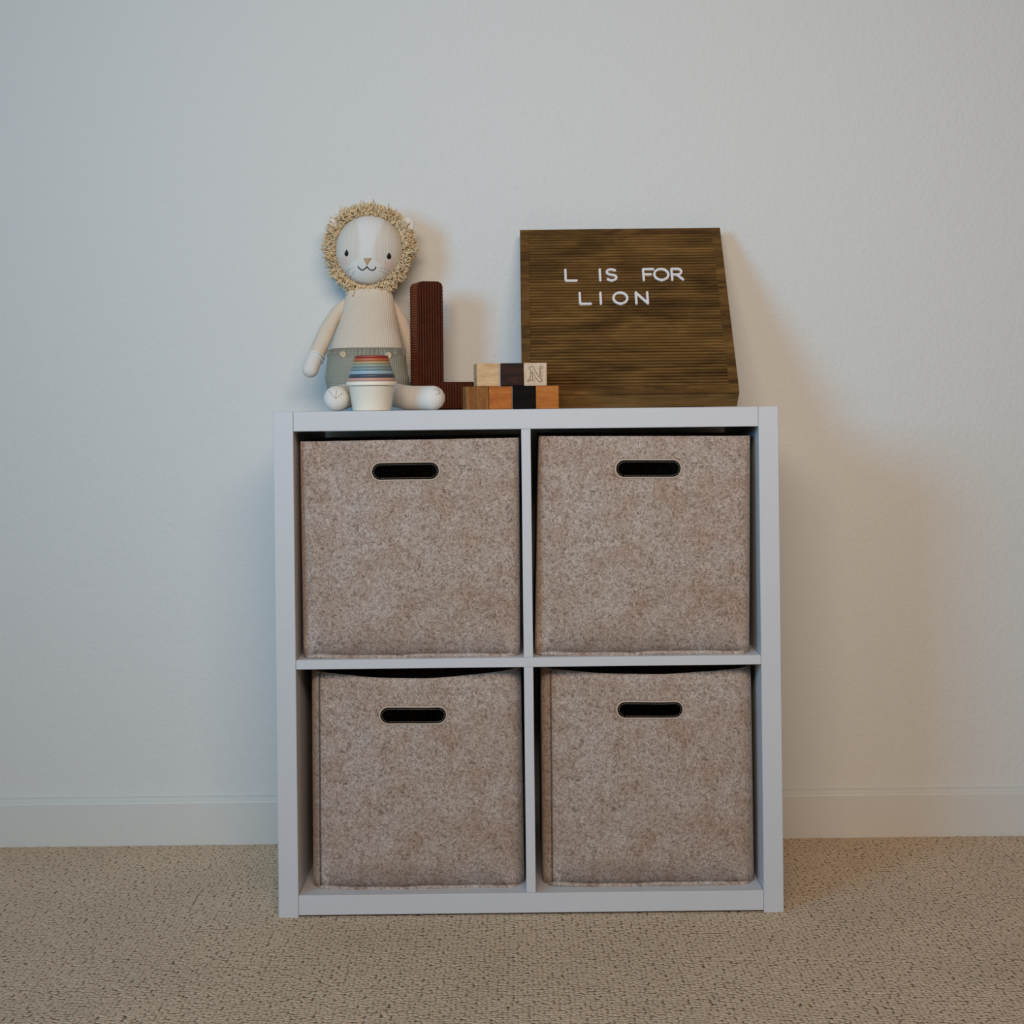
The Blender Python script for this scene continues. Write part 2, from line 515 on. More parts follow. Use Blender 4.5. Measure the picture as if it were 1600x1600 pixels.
    for i in range(41):
        x = -wb/2 + r*0.4 + (wb - r*0.8) * i / 40
        e = abs(x) - fw/2
        yy = 0 if e < 0 else r - math.sqrt(max(0, r*r - min(e, r)**2))
        pts.append(Vector((x, yy - 0.0024 - bulge * 0.35 * max(0, 1 - abs(2 * x / wb) ** 3), 0.0038 + 0.0008 * math.sin(x * 31) + 0.0005 * math.sin(x * 83))))
    v_, f_ = tube(pts, [.0012] + [.0033] * 39 + [.0012], 8); 
    h = mesh_obj('bottom_hem', v_, f_, M_HEM, t); h['label'] = 'pale turned hem along the front bottom edge'
    # vertical corner seam on the left
    if seam_dx:
        xs = -wb/2 + seam_dx
        pts = []
        for j in range(25):
            k = j / 24; e = max(0, -xs - fw/2)
            yy = r - math.sqrt(max(0, r*r - min(e, r)**2))
            p = P('f', (xs, yy, 0), 0.015 + 0.975 * k)
            pts.append(p + Vector((-0.0002, -0.0010, 0)))
        v_, f_ = tube(pts, .0012, 7); mesh_obj('corner_seam', v_, f_, M_SEAM, t)
    return t

basket('brown-grey felt basket in the upper left cube of the shelf', 0.020, (467, 690), (811, 684), (813, 1026.5), (472, 1030), (581.5, 686, 722.5, 749.5), 0.0, 0)
basket('brown-grey felt basket in the upper right cube of the shelf, under the letter board', 0.020, (842, 681.5), (1174.5, 681), (1173, 1022.5), (835.5, 1025.5), (954.5, 1057.5, 718.5, 745.5), 0.0, 0)
basket('brown-grey felt basket with a sagging rim in the lower left cube of the shelf', 0.036, (484, 1048), (814, 1044), (820, 1387), (486, 1391), (594, 698.5, 1094, 1121), 0.013, 0.015, 0.026)
basket('brown-grey felt basket with a dipped rim in the lower right cube of the shelf', 0.036, (845, 1044), (1177, 1042), (1182, 1381.5), (848, 1385.5), (963.5, 1066.5, 1088, 1114), 0.0095, 0.015, 0.026)

# ------------------------------------------------------------------ wood
def mat_wood(name, c0, c1, c2, axis='X', ringscale=9, rough=0.5, spots=None, blot=0.0):
    m = NT(name, rough + 0.12, 0.16)
    sc = {'X': (1.0, 7, 7), 'Y': (7, 1, 7), 'Z': (7, 7, 1.0)}[axis]
    v = m.coords(sc)
    g = m.noise(v, ringscale, 6, 0.62, 1.2); f = m.noise(v, ringscale * 9, 4, 0.7)
    c = m.ramp(g, [(0.28, c0), (0.5, c1), (0.72, c2)])
    c = m.mix(c, m.ramp(f, [(0.35, (0.62, 0.58, 0.52, 1)), (0.6, (1, 1, 1, 1))]), 0.6, 'MULTIPLY')
    if blot:
        v2 = m.coords((1.4, 3, 3)); b = m.noise(v2, 9, 3, 0.5, 0.6)
        c = m.mix(c, m.ramp(b, [(0.32, (0.45, 0.42, 0.38, 1)), (0.58, (1, 1, 1, 1))]), blot, 'MULTIPLY')
    m.color(c); m.bump(f, 0.0006, 0.5)
    return m.m

# ------------------------------------------------------------------ letter board
M_BOARD = mat_wood('stained_wood', srgb(64, 41, 18), srgb(108, 76, 37), srgb(144, 105, 56), 'X', 8, 0.45, blot=0.7)
M_BOARD_FIELD = mat_wood('stained_wood_slats', srgb(78, 52, 24), srgb(122, 87, 43), srgb(154, 113, 62), 'X', 4, 0.5, blot=0.45)
M_BOARD_EDGE_LIT = mat_wood('stained_wood_lit_edge', srgb(104, 74, 38), srgb(152, 116, 66), srgb(176, 138, 84), 'X', 5, 0.5, blot=0.3)  # paler tone paints in light bounced up from the shelf top
M_LETTER = plain('white_plastic', srgb(238, 232, 230), 0.4, 0.4, 40, 0.01)
yb, ybt = 0.158, 0.375         # depth of the front face at its foot and at its top
b_l, b_r = at(815.5, 616, yb), at(1155.5, 614, yb)
t_l, t_r = at(812, 358.5, ybt), at(1124.5, 356, ybt)
BW = (b_r.x - b_l.x + t_r.x - t_l.x) / 2
b_c = (b_l + b_r) / 2; t_c = (t_l + t_r) / 2
BH = (t_c - b_c).length
lean = math.atan2(t_c.y - b_c.y, t_c.z - b_c.z)
BT = (b_c.z - H - 0.0003) / math.sin(lean)
print('board', BW, BH, math.degrees(lean), BT, 'back top y', t_c.y + BT * math.cos(lean), b_l, b_r, t_l, t_r)
board = thing('letter_board', 'brown wooden letter board leaning against the wall on the white shelf', 'letter board',
              (b_c.x + 0.0, b_c.y, b_c.z), (-lean, 0, math.atan2(0, 1)))
# local frame: x right, z up the board, y into the board
fs, ft, fb = 0.0155, 0.0130, 0.0155
bm = bmesh.new()
bm_box(bm, (-BW/2, 0.004, 0.0022), (BW/2, BT, BH), 0.0012)
bm_obj('back_panel', bm, M_BOARD, board)
q = box('bottom_edge', (-BW/2, 0.0046, 0.0), (BW/2, BT, 0.0025), M_BOARD_EDGE_LIT, board, 0.0008, 2); q['label'] = 'wooden bottom edge with bounced light painted into its tone'
for nm, a, b in (('frame_rail', (-BW/2, 0.0, BH - ft), (BW/2, 0.0045, BH)), ('frame_rail', (-BW/2, 0.0, 0.0), (BW/2, 0.0045, fb)),
                 ('frame_stile', (-BW/2, 0.0, fb), (-BW/2 + fs, 0.0045, BH - ft)), ('frame_stile', (BW/2 - fs, 0.0, fb), (BW/2, 0.0045, BH - ft))):
    box(nm, a, b, M_BOARD, board, 0.0004, 1)
# grooved field: saw profile of rounded slats
pitch = 0.00635; z0, z1 = fb, BH - ft
ns = int((z1 - z0) / pitch); pitch = (z1 - z0) / ns
V, Fc = [], []
prof = []
for i in range(ns):
    for a, d in ((0.0, 0.0040), (0.20, 0.0040), (0.24, 0.0012), (0.34, 0.0003), (0.55, 0.0000), (0.80, 0.0004), (0.92, 0.0014), (0.9999, 0.0040)):
        prof.append((z0 + (i + a) * pitch, d))
xs = (-BW/2 + fs, BW/2 - fs)
for z, d in prof:
    V += [Vector((xs[0], d, z)), Vector((xs[1], d, z))]
for i in range(len(prof) - 1):
    Fc.append((2*i, 2*i + 1, 2*i + 3, 2*i + 2))
mesh_obj('grooved_panel', V, Fc, M_BOARD_FIELD, board, False)

# letters: strokes in a unit cell, height 1
def arc(cx_, cz_, rx, rz, a0, a1, n=14):
    return [(cx_ + rx * math.cos(R(a0 + (a1 - a0) * i / n)), cz_ + rz * math.sin(R(a0 + (a1 - a0) * i / n))) for i in range(n + 1)]
GLYPH = {
 'L': (0.80, [[(0, 1), (0, 0), (0.80, 0)]]),
 'I': (0.0, [[(0, 1), (0, 0)]]),
 'F': (0.75, [[(0, 0), (0, 1), (0.75, 1)], [(0, 0.52), (0.55, 0.52)]]),
 'O': (1.0, [arc(0.5, 0.5, 0.52, 0.5, 90, 450, 32)]),
 'R': (0.78, [[(0, 0), (0, 1), (0.45, 1)] + arc(0.45, 0.74, 0.27, 0.26, 90, -90, 10) + [(0.0, 0.48)], [(0.36, 0.48), (0.80, 0.02)]]),
 'S': (0.75, [arc(0.40, 0.76, 0.34, 0.24, 35, 250, 14) + arc(0.40, 0.25, 0.36, 0.25, 70, -145, 14)]),
 'N': (0.90, [[(0, 0), (0, 1), (0.86, 0), (0.86, 1)]]),
}
def ribbon(pts, w, d):
    """one smooth run of a stroke: flat band with a softly rounded front and round ends"""
    n = len(pts); closed = (pts[0] - pts[-1]).length < 1e-6
    if closed: pts = pts[:-1]; n -= 1
    def tan(i):
        if closed: return (pts[(i+1) % n] - pts[i-1]).normalized()
        return (pts[min(i+1, n-1)] - pts[max(i-1, 0)]).normalized()
    prof = [(1.0, 0.0), (1.0, -0.6), (0.72, -0.95), (0.0, -1.0), (-0.72, -0.95), (-1.0, -0.6), (-1.0, 0.0)]
    m = len(prof); V, Fc = [], []
    for i in range(n):
        t = tan(i); u = Vector((-t.z, 0, t.x))
        for a, b in prof: V.append(pts[i] + u * a * w + Vector((0, b * d, 0)))
    for i in range(n if closed else n - 1):
        for k in range(m):
            q = ((i + 1) % n) * m; Fc.append((i*m + k, i*m + (k+1) % m, q + (k+1) % m, q + k))
    if not closed:
        for p, t in ((pts[0], -tan(0)), (pts[-1], tan(n-1))):
            o = len(V); K = 10; u = Vector((-t.z, 0, t.x))
            for q, (f, dd) in enumerate(((1.0, 0.0), (1.0, -0.6), (0.72, -0.95))):
                for k in range(K + 1):
                    an = -math.pi/2 + math.pi * k / K
                    V.append(p + (t * math.cos(an) + u * math.sin(an)) * w * f + Vector((0, dd * d, 0)))
            V.append(p + Vector((0, -d, 0))); c = len(V) - 1
            for q in range(2):
                for k in range(K):
                    a0 = o + q*(K+1) + k; Fc.append((a0, a0 + 1, a0 + K + 2, a0 + K + 1))
            for k in range(K): a0 = o + 2*(K+1) + k; Fc.append((a0, a0 + 1, c))
    return V, Fc
def stroke_mesh(strokes, w, d):
    parts = []
    for st in strokes:
        pts = [Vector((x, 0, z)) for x, z in st]
        pts = [p for i, p in enumerate(pts) if i == 0 or (p - pts[i-1]).length > 1e-5]
        run = [pts[0]]
        for i in range(1, len(pts)):
            run.append(pts[i])
            if i < len(pts) - 1 and (pts[i] - pts[i-1]).angle(pts[i+1] - pts[i]) > R(40):
                parts.append(ribbon(run, w, d)); run = [pts[i]]
        parts.append(ribbon(run, w, d))
    return merge(parts)
def on_board(px, py):
    """point of the board's front plane seen at a pixel"""
    p0 = Vector((CX, CY, CZ)); p1 = at(px, py, 0.3); d = (p1 - p0)
    Mx = Matrix.Translation(board.location) @ board.rotation_euler.to_matrix().to_4x4()
    Mi = Mx.inverted(); a = Mi @ p0; b = Mi.to_3x3() @ d
    return a + b * (-a.y / b.y)
bpy.context.view_layer.update()
LET = [('L', 884.0, 'the single L starting the top line'), ('I', 938.0, 'the I before S in the top line'), ('S', 947.5, 'after I in the top line'),
       ('F', 1006.0, 'at the start of FOR in the top line'), ('O', 1023.5, 'in the middle of FOR in the top line'), ('R', 1050.5, 'ending FOR in the top line')]
LET2 = [('L', 906.5, 'starting LION in the lower line'), ('I', 939.0, 'second in LION in the lower line'), ('O', 959.5, 'third in LION in the lower line'), ('N', 994.5, 'ending LION in the lower line')]
for row, (y0, y1) in ((LET, (438.6, 421.6)), (LET2, (475.0, 458.0))):
    for ch, px, where in row:
        dyy = -(px - 975) * 0.0085
        p0 = on_board(px, y0 + dyy); p1 = on_board(px, y1 + dyy)
        hgt = p1.z - p0.z
        wid, st = GLYPH[ch]
        st = [[(x * hgt * 0.93, z * hgt) for x, z in s] for s in st]
        v, f = stroke_mesh(st, 0.0022, 0.0030)
        if ch in 'OS':      # little tab showing under the round letters
            v2, f2 = stroke_mesh([[(wid * 0.5 * hgt * 0.93, -0.0006), (wid * 0.5 * hgt * 0.93, -0.0020)]], 0.0013, 0.0024)
            v, f = merge([(v, f), (v2, f2)])
        o = mesh_obj('board_letter', v, f, M_LETTER, None, False)
        bmm = bmesh.new(); bmm.from_mesh(o.data); bmesh.ops.recalc_face_normals(bmm, faces=bmm.faces); bmm.to_mesh(o.data); bmm.free()
        Mx = Matrix.Translation(board.location) @ board.rotation_euler.to_matrix().to_4x4() @ Matrix.Translation((p0.x, 0.0002, p0.z))
        o.matrix_world = Mx
        tag(o, 'white letter %s on the wooden board, %s' % (ch, where), 'letter', 'white letters on the letter board')

# ------------------------------------------------------------------ letter L cushion in corduroy
def mat_cord(name, direction, scale, c0, c1):
    m = NT(name, 0.85, 0.15); v = m.coords()
    w = m.wave(v, scale, direction, 0.3)
    m.color(m.mix(m.ramp(w, [(0.15, c0), (0.7, c1)]), m.ramp(m.noise(v, 90, 4), [(0.3, (0.7, 0.65, 0.6, 1)), (0.7, (1, 1, 1, 1))]), 1.0, 'MULTIPLY'))
    m.bump(w, 0.0015, 0.8)
    m.b.inputs['Sheen Weight'].default_value = 0.12
    m.b.inputs['Sheen Tint'].default_value = srgb(200, 110, 60)
    return m.m
M_CORD_F = mat_cord('corduroy_face', 'X', 66, srgb(44, 20, 13), srgb(108, 52, 32))
def mat_gusset():
    m = NT('corduroy_gusset', 0.85, 0.15); a_ = m.n('ShaderNodeVertexColor'); a_.layer_name = 'wale'
    m.color(m.ramp(a_.outputs['Color'], [(0.1, srgb(40, 20, 13)), (0.75, srgb(156, 80, 46))])); return m.m
M_CORD_G = mat_gusset()
M_PIPE = plain('corduroy_piping', srgb(78, 36, 22), 0.85, 0.15, 200, 0.25, 0.001)
yl = 0.285; th_l = R(20)
fl = at(655.5, 638, yl)
s_l = (yl - CY) / F
sw = 36.5 * s_l / math.cos(th_l); LH = 199 * s_l; FH = 41 * s_l; LW = 0.135; LT = 0.046
cush = thing('letter_cushion', 'rust brown corduroy cushion shaped like a letter L, standing beside the lion toy', 'cushion', (fl.x, yl, H + 0.0015), (0, 0, th_l))
def round_poly(pts, rads, seg=6):
    out = []
    n = len(pts)
    for i in range(n):
        p0, p1, p2 = Vector(pts[i-1]), Vector(pts[i]), Vector(pts[(i+1) % n])
        a = (p0 - p1).normalized(); b = (p2 - p1).normalized(); r = rads[i]
        if r <= 0: out.append(p1); continue
        c = p1 + (a + b) * r
        s, e = p1 + a * r, p1 + b * r
        for k in range(seg + 1):
            t = k / seg
            q = (1-t)**2 * s + 2*t*(1-t) * p1 + t*t * e
            out.append(q)
    return out
outl = round_poly([(0, 0), (LW, 0), (LW, FH), (sw, FH), (sw, LH), (0, LH)], [0.004, 0.010, 0.010, 0.003, 0.010, 0.010])
def resample(pts, step):
    L = [0]
    P = [Vector(p) for p in pts] + [Vector(pts[0])]
    for i in range(1, len(P)): L.append(L[-1] + (P[i] - P[i-1]).length)
    n = int(L[-1] / step); out = []
    for k in range(n):
        s = L[-1] * k / n; i = int(np.searchsorted(L, s, side='right')); i = min(i, len(P) - 1)
        f = (s - L[i-1]) / max(1e-9, L[i] - L[i-1]); out.append(P[i-1].lerp(P[i], f))
    return out
ol = resample(outl, 0.0007)
nrm = []
for i in range(len(ol)):
    t = (ol[(i+2) % len(ol)] - ol[i-2]).normalized(); nrm.append(Vector((t.y, -t.x)))
V, Fc = [], []
NL = len(ol); ysteps = [0.002, 0.004, 0.010, 0.018, 0.028, 0.036, 0.042, 0.044]
for yy in ysteps:
    e = 0.0016 * math.sin(math.pi * (yy - .002) / .042)
    for i, p in enumerate(ol):
        rib = 0.0017 * abs(math.sin(math.pi * i * 0.0007 / 0.0042))
        q = p + nrm[i] * (rib - 0.0012 + e)
        V.append(Vector((q.x, yy, max(q.y, 0.0))))
for j in range(len(ysteps) - 1):
    for i in range(NL):
        a, b = j*NL + i, j*NL + (i+1) % NL
        Fc.append((a, b, b + NL, a + NL))
g = mesh_obj('gusset', V, Fc, M_CORD_G, cush)
ca = g.data.color_attributes.new('wale', 'FLOAT_COLOR', 'POINT')
for j in range(len(ysteps)):
    for i in range(NL):
        q = abs(math.sin(math.pi * i * 0.0007 / 0.0042)) ** 0.7; ca.data[j*NL + i].color = (q, q, q, 1); g['label'] = 'ribbed side band of the cushion'
def cush_face(name, yy, sgn):
    """padded face: the outline stepped inwards and outwards, then the flat middle"""
    bm = bmesh.new()
    vs = [bm.verts.new((p.x - nrm[i].x * .0012, yy, max(p.y - nrm[i].y * .0012, 0.0))) for i, p in list(enumerate(ol))[::3]]
    f = bm.faces.new(vs)
    bmesh.ops.recalc_face_normals(bm, faces=[f])
    if f.normal.y * sgn < 0: f.normal_flip()
    for th, dp in ((0.0022, 0.0030), (0.0030, 0.0018), (0.0040, 0.0010)):
        bmesh.ops.inset_region(bm, faces=[f], thickness=th, depth=0.0, use_even_offset=True)
        for v in f.verts: v.co.y += sgn * dp
    bmesh.ops.triangulate(bm, faces=[f])
    return bm_obj(name, bm, M_CORD_F, cush, True, False)
cush_face('front_panel', 0.0025, -1); cush_face('back_panel', 0.0435, 1)
for yy in (0.0015, 0.0445):
    pp = [Vector((p.x - n_.x * .0004, yy, max(p.y - n_.y * .0004, 0.0018))) for p, n_ in zip(ol[::3], nrm[::3])]
    pp.append(pp[0])
    rr = [0.0021 + 0.0004 * math.sin(i * 2.1) for i in range(len(pp))]
    v_, f_ = tube(pp, rr, 8, False); mesh_obj('piping', v_, f_, M_PIPE, cush)

# ------------------------------------------------------------------ wooden letter blocks
WOODS = {
 'maple': mat_wood('maple_wood', srgb(202, 160, 114), srgb(226, 184, 138), srgb(238, 202, 158), 'X', 10, 0.5),
 'maple2': mat_wood('pale_maple_wood', srgb(206, 176, 146), srgb(226, 196, 166), srgb(236, 210, 182), 'Z', 10, 0.5),
 'walnut': mat_wood('walnut_wood', srgb(24, 11, 6), srgb(40, 20, 11), srgb(74, 36, 18), 'X', 10, 0.4),
 'oak': mat_wood('oak_wood', srgb(112, 70, 34), srgb(150, 98, 52), srgb(176, 122, 68), 'Z', 14, 0.5),
 'cherry': mat_wood('cherry_wood', srgb(150, 78, 30), srgb(184, 104, 42), srgb(202, 122, 54), 'X', 9, 0.45),
 'cherry2': mat_wood('bright_cherry_wood', srgb(164, 92, 34), srgb(190, 112, 46), srgb(206, 128, 58), 'X', 6, 0.45),
 'ebony': mat_wood('ebony_wood', srgb(12, 9, 7), srgb(20, 15, 12), srgb(30, 22, 18), 'X', 9, 0.45),
}
WOODS['ebony'].node_tree.nodes['Principled BSDF'].inputs['Specular IOR Level'].default_value = 0.05
M_BURN = plain('burnt_line', srgb(74, 50, 36), 0.8, 0.1, 200, 0.1)
yk = 0.095; sk = (yk - CY) / F
def block(label, wood, x0, x1, ybot, ytop, yaw=0.0, z=None, letter=False):
    a = at((x0 + x1) / 2, ybot, yk)
    s = 0.0362
    # centre of the cube
    t = thing('toy_block', label, 'toy block', (a.x, yk + s / 2, z), (0, 0, yaw), 'wooden toy blocks on the shelf top')
    box('block_body', (-s/2, -s/2, 0), (s/2, s/2, s), WOODS[wood], t, 0.0016, 3)
    if letter:
        # outlined slanted N with round terminals, burnt into the face
        L = [[(-.22, -.25), (-.30, -.31), (-.34, -.27), (-.30, -.22), (-.24, -.20), (-.20, .16), (-.27, .26), (-.22, .33), (-.10, .33), (-.05, .24), (.16, -.12), (.20, .12),
              (.22, .24), (.28, .26), (.30, .32), (.25, .36), (.19, .33), (.18, .26), (.14, .20)],
             [(-.20, -.25), (-.13, -.27), (-.12, -.20), (-.15, .12), (.05, -.20), (.16, -.32), (.26, -.33), (.30, -.26), (.24, -.20), (.24, .02), (.24, .18)]]
        parts = []
        for l in L:
            pts = smooth_path([(x * s, -s/2 - .0001, s/2 + z_ * s) for x, z_ in l], 4)
            parts.append(tube(pts, 0.00042, 6))
        v_, f_ = merge(parts); q = mesh_obj('burnt_letter', v_, f_, M_BURN, t); q['label'] = 'dark outlined letter N'
    return t
bz = H + 0.0002; bz2 = H + 0.0364
block('medium brown oak toy block at the left end of the bottom row', 'oak', 722.5, 763, 638, 602, R(-0.0) + R(11), bz)
block('orange-brown toy block second from left in the bottom row', 'cherry', 764, 800, 638, 602, R(0.5), bz)
block('black-brown toy block between two orange blocks in the bottom row', 'ebony', 800.5, 837, 638, 602, 0, bz)
block('bright orange-brown toy block at the right end of the bottom row', 'cherry2', 837.6, 873.6, 638, 602, R(-0.5), bz)
block('plain pale maple toy block at the left end of the upper row', 'maple', 739.5, 780.5, 601, 565, R(10), bz2)
block('dark walnut toy block in the middle of the upper row', 'walnut', 781.4, 818, 601, 565, R(0.5), bz2)
block('pale toy block with an outlined letter N at the right end of the upper row', 'maple2', 818.6, 855, 601, 565, R(-0.4), bz2, True)

# ------------------------------------------------------------------ nested stacking cups
yc = 0.085
CUPS = [  # colour word, rgb, rim radius px, rim bottom y px, rim top y px
 ('cream', (250, 238, 218), 39.5, 602.5, 596.2),
 ('dusty pink', (206, 158, 142), 37.6, 596.2, 590.8),
 ('slate blue', (74, 82, 92), 36.0, 590.8, 585.6),
 ('pale blue', (160, 182, 192), 34.4, 585.6, 579.6),
 ('sage grey', (132, 150, 150), 32.6, 579.6, 574.2),
 ('muted green', (156, 164, 150), 31.0, 574.2, 569.4),
 ('mustard', (190, 166, 122), 29.4, 569.4, 565.0),
 ('terracotta orange', (196, 104, 70), 28.0, 565.0, 560.0),
 ('brick red', (158, 66, 54), 26.4, 560.0, 555.8)]
sc_ = (yc - CY) / F
ccx = at(581, 620, yc).x
zb = H + 0.0003
NAMES = ['the largest at the bottom of the nested stack', 'just above the large cream cup', 'third from the bottom of the stack', 'above the slate blue cup',
         'above the pale blue cup', 'under the mustard cup', 'under the terracotta cup', 'just under the red cup on top', 'the smallest, on top of the stack']
for i, (cw, rgb, rp, yb_, yt_) in enumerate(CUPS):
    zr0 = at(581, yb_, yc).z; zr1 = at(581, yt_, yc).z
    rr = rp * sc_; body = rr - 0.0035
    hgt = (zr0 - zb) if i == 0 else 0.034 - 0.0012 * i
    zbot = zr0 - hgt if i else zb
    slope = 0.150; wt = 0.0012
    k = body - slope * hgt
    prof = [(0.0, zbot), (k - .001, zbot), (k, zbot + .001), (body - 0.0006, zr0 - 0.0006), (body, zr0), (rr - .0004, zr0 + 0.0001), (rr, zr0 + .0006), (rr, zr1 - .0008), (rr - .0006, zr1 - .0002),
            (rr - 0.0014, zr1 - 0.0002), (body - wt, zr0 + .0002), (k - wt, zbot + wt), (0.0, zbot + wt)]
    V, Fc = [], []; n = 64
    for rad, z in prof:
        for a in range(n):
            V.append(Vector((max(rad, 1e-5) * math.cos(2*math.pi*a/n), max(rad, 1e-5) * math.sin(2*math.pi*a/n), z - zbot)))
    for j in range(len(prof) - 1):
        for a in range(n):
            p, q = j*n + a, j*n + (a+1) % n; Fc.append((p, q, q + n, p + n))
    mt = plain('cup_plastic_' + cw.replace(' ', '_'), srgb(*rgb), 0.42, 0.4, 30, 0.01)
    o = mesh_obj('stacking_cup', V, Fc, mt, None)
    o.location = (ccx, yc, zbot)
    tag(o, '%s plastic stacking cup, %s' % (cw, NAMES[i]), 'stacking cup', 'nested stacking cups in front of the lion')

# ------------------------------------------------------------------ lion plush toy
def mat_knit(name, c, rib=330, amt=0.12, warmth=None, attr=False):
    m = NT(name, 0.9, 0.1); v = m.coords()
    w = m.wave(v, rib, 'X', 1.2); w2 = m.wave(v, rib * 1.1, 'Z', 1.5)
    k = m.math('MULTIPLY', w, m.math('ADD', m.math('MULTIPLY', w2, 0.45), 0.55))
    lo_ = tuple(x * (1 - amt) for x in c[:3]) + (1,)
    base = m.ramp(k, [(0.05, lo_), (0.6, c)])
    if attr:
        at_ = m.n('ShaderNodeVertexColor'); at_.layer_name = 'knit_pattern'
        base = m.mix(base, at_.outputs['Color'], 1.0, 'MULTIPLY')
    m.color(base); m.bump(k, 0.0008, 0.5); m.bump(m.noise(v, 500, 3), 0.0005, 0.4)
    m.b.inputs['Sheen Weight'].default_value = 0.1
    return m.m
M_KNIT = mat_knit('cream_knit', srgb(234, 216, 194), 105, 0.14)
M_HEAD = mat_knit('head_knit', srgb(236, 232, 226), 130, 0.06, attr=True)
M_FOOT = mat_knit('pale_knit', srgb(236, 228, 218), 120, 0.08)
M_BAND = plain('white_yarn', srgb(236, 234, 230), 0.9, 0.1, 300, 0.06, 0.0006)
M_YARN = plain('mane_yarn', srgb(238, 211, 170), 0.9, 0.1, 120, 0.18)
M_BLACK = plain('black_thread', srgb(16, 17, 19), 0.5, 0.3, 200, 0.1)
M_TAN = plain('tan_thread', srgb(206, 178, 142), 0.8, 0.1, 300, 0.1)
M_GREYT = plain('grey_thread', srgb(168, 158, 148), 0.8, 0.1, 300, 0.1)
M_BUTTON = plain('wooden_button', srgb(206, 184, 150), 0.5, 0.3, 150, 0.12)
def mat_shorts():
    m = NT('sage_knit', 0.9, 0.1); v = m.coords()
    w = m.wave(v, 105, 'X', 0.8); w2 = m.wave(v, 105, 'Z', 0.8)
    k = m.math('MULTIPLY', w, w2)
    m.color(m.ramp(k, [(0.03, srgb(146, 143, 127)), (0.45, srgb(188, 184, 168))]))
    m.bump(k, 0.0016, 0.8); return m.m
M_SHORTS = mat_shorts()

yh = 0.335
hc = at(577, 391, yh); sh = (yh - CY) / F
lion = thing('lion_plush_toy', 'cream knitted lion plush toy with a yarn mane sitting on the left of the shelf', 'soft toy', (hc.x, 0.22, H))
LO = Vector((hc.x, 0.22, H))
def loc(vs): return [v - LO for v in vs]
tilt = R(5.0)            # head leans to its left
rx, ry, rz = 53 * sh, 0.043, 55 * sh
def head_pt(th, ph, k=1.0):
    """front hemisphere param: x, z on the face disc (-1..1)"""
    pass
def face_point(u, w, off=0.0):
    """point on the front of the head; u right, w up in units of the head radii"""
    q = max(0.0, 1 - u*u - w*w) ** 0.5
    p = Vector((u * rx, -q * ry, w * rz)); nrm_ = Vector((u / rx, -q / ry, w / rz)).normalized()
    p += nrm_ * off
    p = Matrix.Rotation(tilt, 3, 'Y') @ p
    return hc + p
V, Fc = [], []
nu_, nv_ = 96, 72
for j in range(nv_ + 1):
    a = math.pi * j / nv_
    for i in range(nu_):
        b = 2 * math.pi * i / nu_
        x, y, z = math.sin(a) * math.cos(b), math.sin(a) * math.sin(b), math.cos(a)
        p = Vector((x * rx, y * ry, z * rz)); V.append(hc + Matrix.Rotation(tilt, 3, 'Y') @ p)
for j in range(nv_):
    for i in range(nu_):
        a, b = j*nu_ + i, j*nu_ + (i+1) % nu_; Fc.append((a, b, b + nu_, a + nu_))
head = mesh_obj('head', loc(V), Fc, M_HEAD, lion)
ca = head.data.color_attributes.new('knit_pattern', 'FLOAT_COLOR', 'POINT')
cream = np.array([0.91, 0.86, 0.78]); white = np.array([1.0, 1.0, 1.0]); pink = np.array([0.93, 0.68, 0.60])
sm_ = lambda e0, e1, x: (lambda t: t * t * (3 - 2 * t))(max(0.0, min(1.0, (x - e0) / (e1 - e0))))
k = 0
for j in range(nv_ + 1):
    a = math.pi * j / nv_
    for i in range(nu_):
        b = 2 * math.pi * i / nu_
        x, y, z = math.sin(a) * math.cos(b), math.sin(a) * math.sin(b), math.cos(a)
        half = 0.40 - 0.20 * sm_(1.0, 0.0, z) if z > 0 else 0.20
        blaze = (1 - sm_(half - .08, half + .08, abs(x))) * sm_(-0.40, -0.30, z)
        muz = 1 - sm_(0.92, 1.08, math.hypot(x / 0.50, (z + 0.62) / 0.34))
        wgt = max(blaze, muz) if y < 0.1 else 0
        c = cream * (1 - wgt) + white * wgt
        for sx in (-1, 1):
            pk = (1 - sm_(0.3, 1.0, math.hypot((x - sx * 0.68) / 0.22, (z + 0.40) / 0.17))) * 0.55 if y < 0 else 0
            c = c * (1 - pk) + pink * pk
        ca.data[k].color = (*c, 1); k += 1
# eyes: teardrop beads
def face_uv(px, py):
    dx, dz = (px - 577) * sh, -(py - 391) * sh
    c, s = math.cos(tilt), math.sin(tilt)
    # undo the tilt about y
    x = dx * c - dz * s; z = dx * s + dz * c
    return x / rx, z / rz
def eye(px, py):
    u, w = face_uv(px, py)
    parts = []
    V, Fc = [], []
    n = 20
    for q, (f, off) in enumerate(((1.0, -0.0003), (0.96, 0.0008), (0.7, 0.0016), (0.35, 0.0021), (0.01, 0.0023))):
        for i in range(n):
            a = 2 * math.pi * i / n
            ex = 0.0036 * math.cos(a); ez = 0.0052 * math.sin(a)
            if ez > 0: ex *= (1 - 0.65 * (ez / 0.0052) ** 1.5); ez *= 1.15
            V.append(face_point(u + f * ex / rx, w + f * ez / rz, off))
        if q:
            for i in range(n):
                a, b = (q-1)*n + i, (q-1)*n + (i+1) % n; Fc.append((a, b, b + n, a + n))
    return mesh_obj('eye', loc(V), Fc, M_BLACK, head)
eye(545, 398.5); eye(610, 403.5)
def thread(name, pxs, rad, mat, per=6, off=0.0004):
    P_ = []
    for p in smooth_path([Vector((x, 0, y)) for x, y in pxs], per):
        u, w = face_uv(p.x, p.z); P_.append(face_point(u, w, off))
    v_, f_ = tube(P_, rad, 7); return mesh_obj(name, loc(v_), f_, mat, head)
v1 = [(562.5, 418.5), (564.5, 421.8), (568, 424.2), (572, 423.4), (576.3, 419.4)]
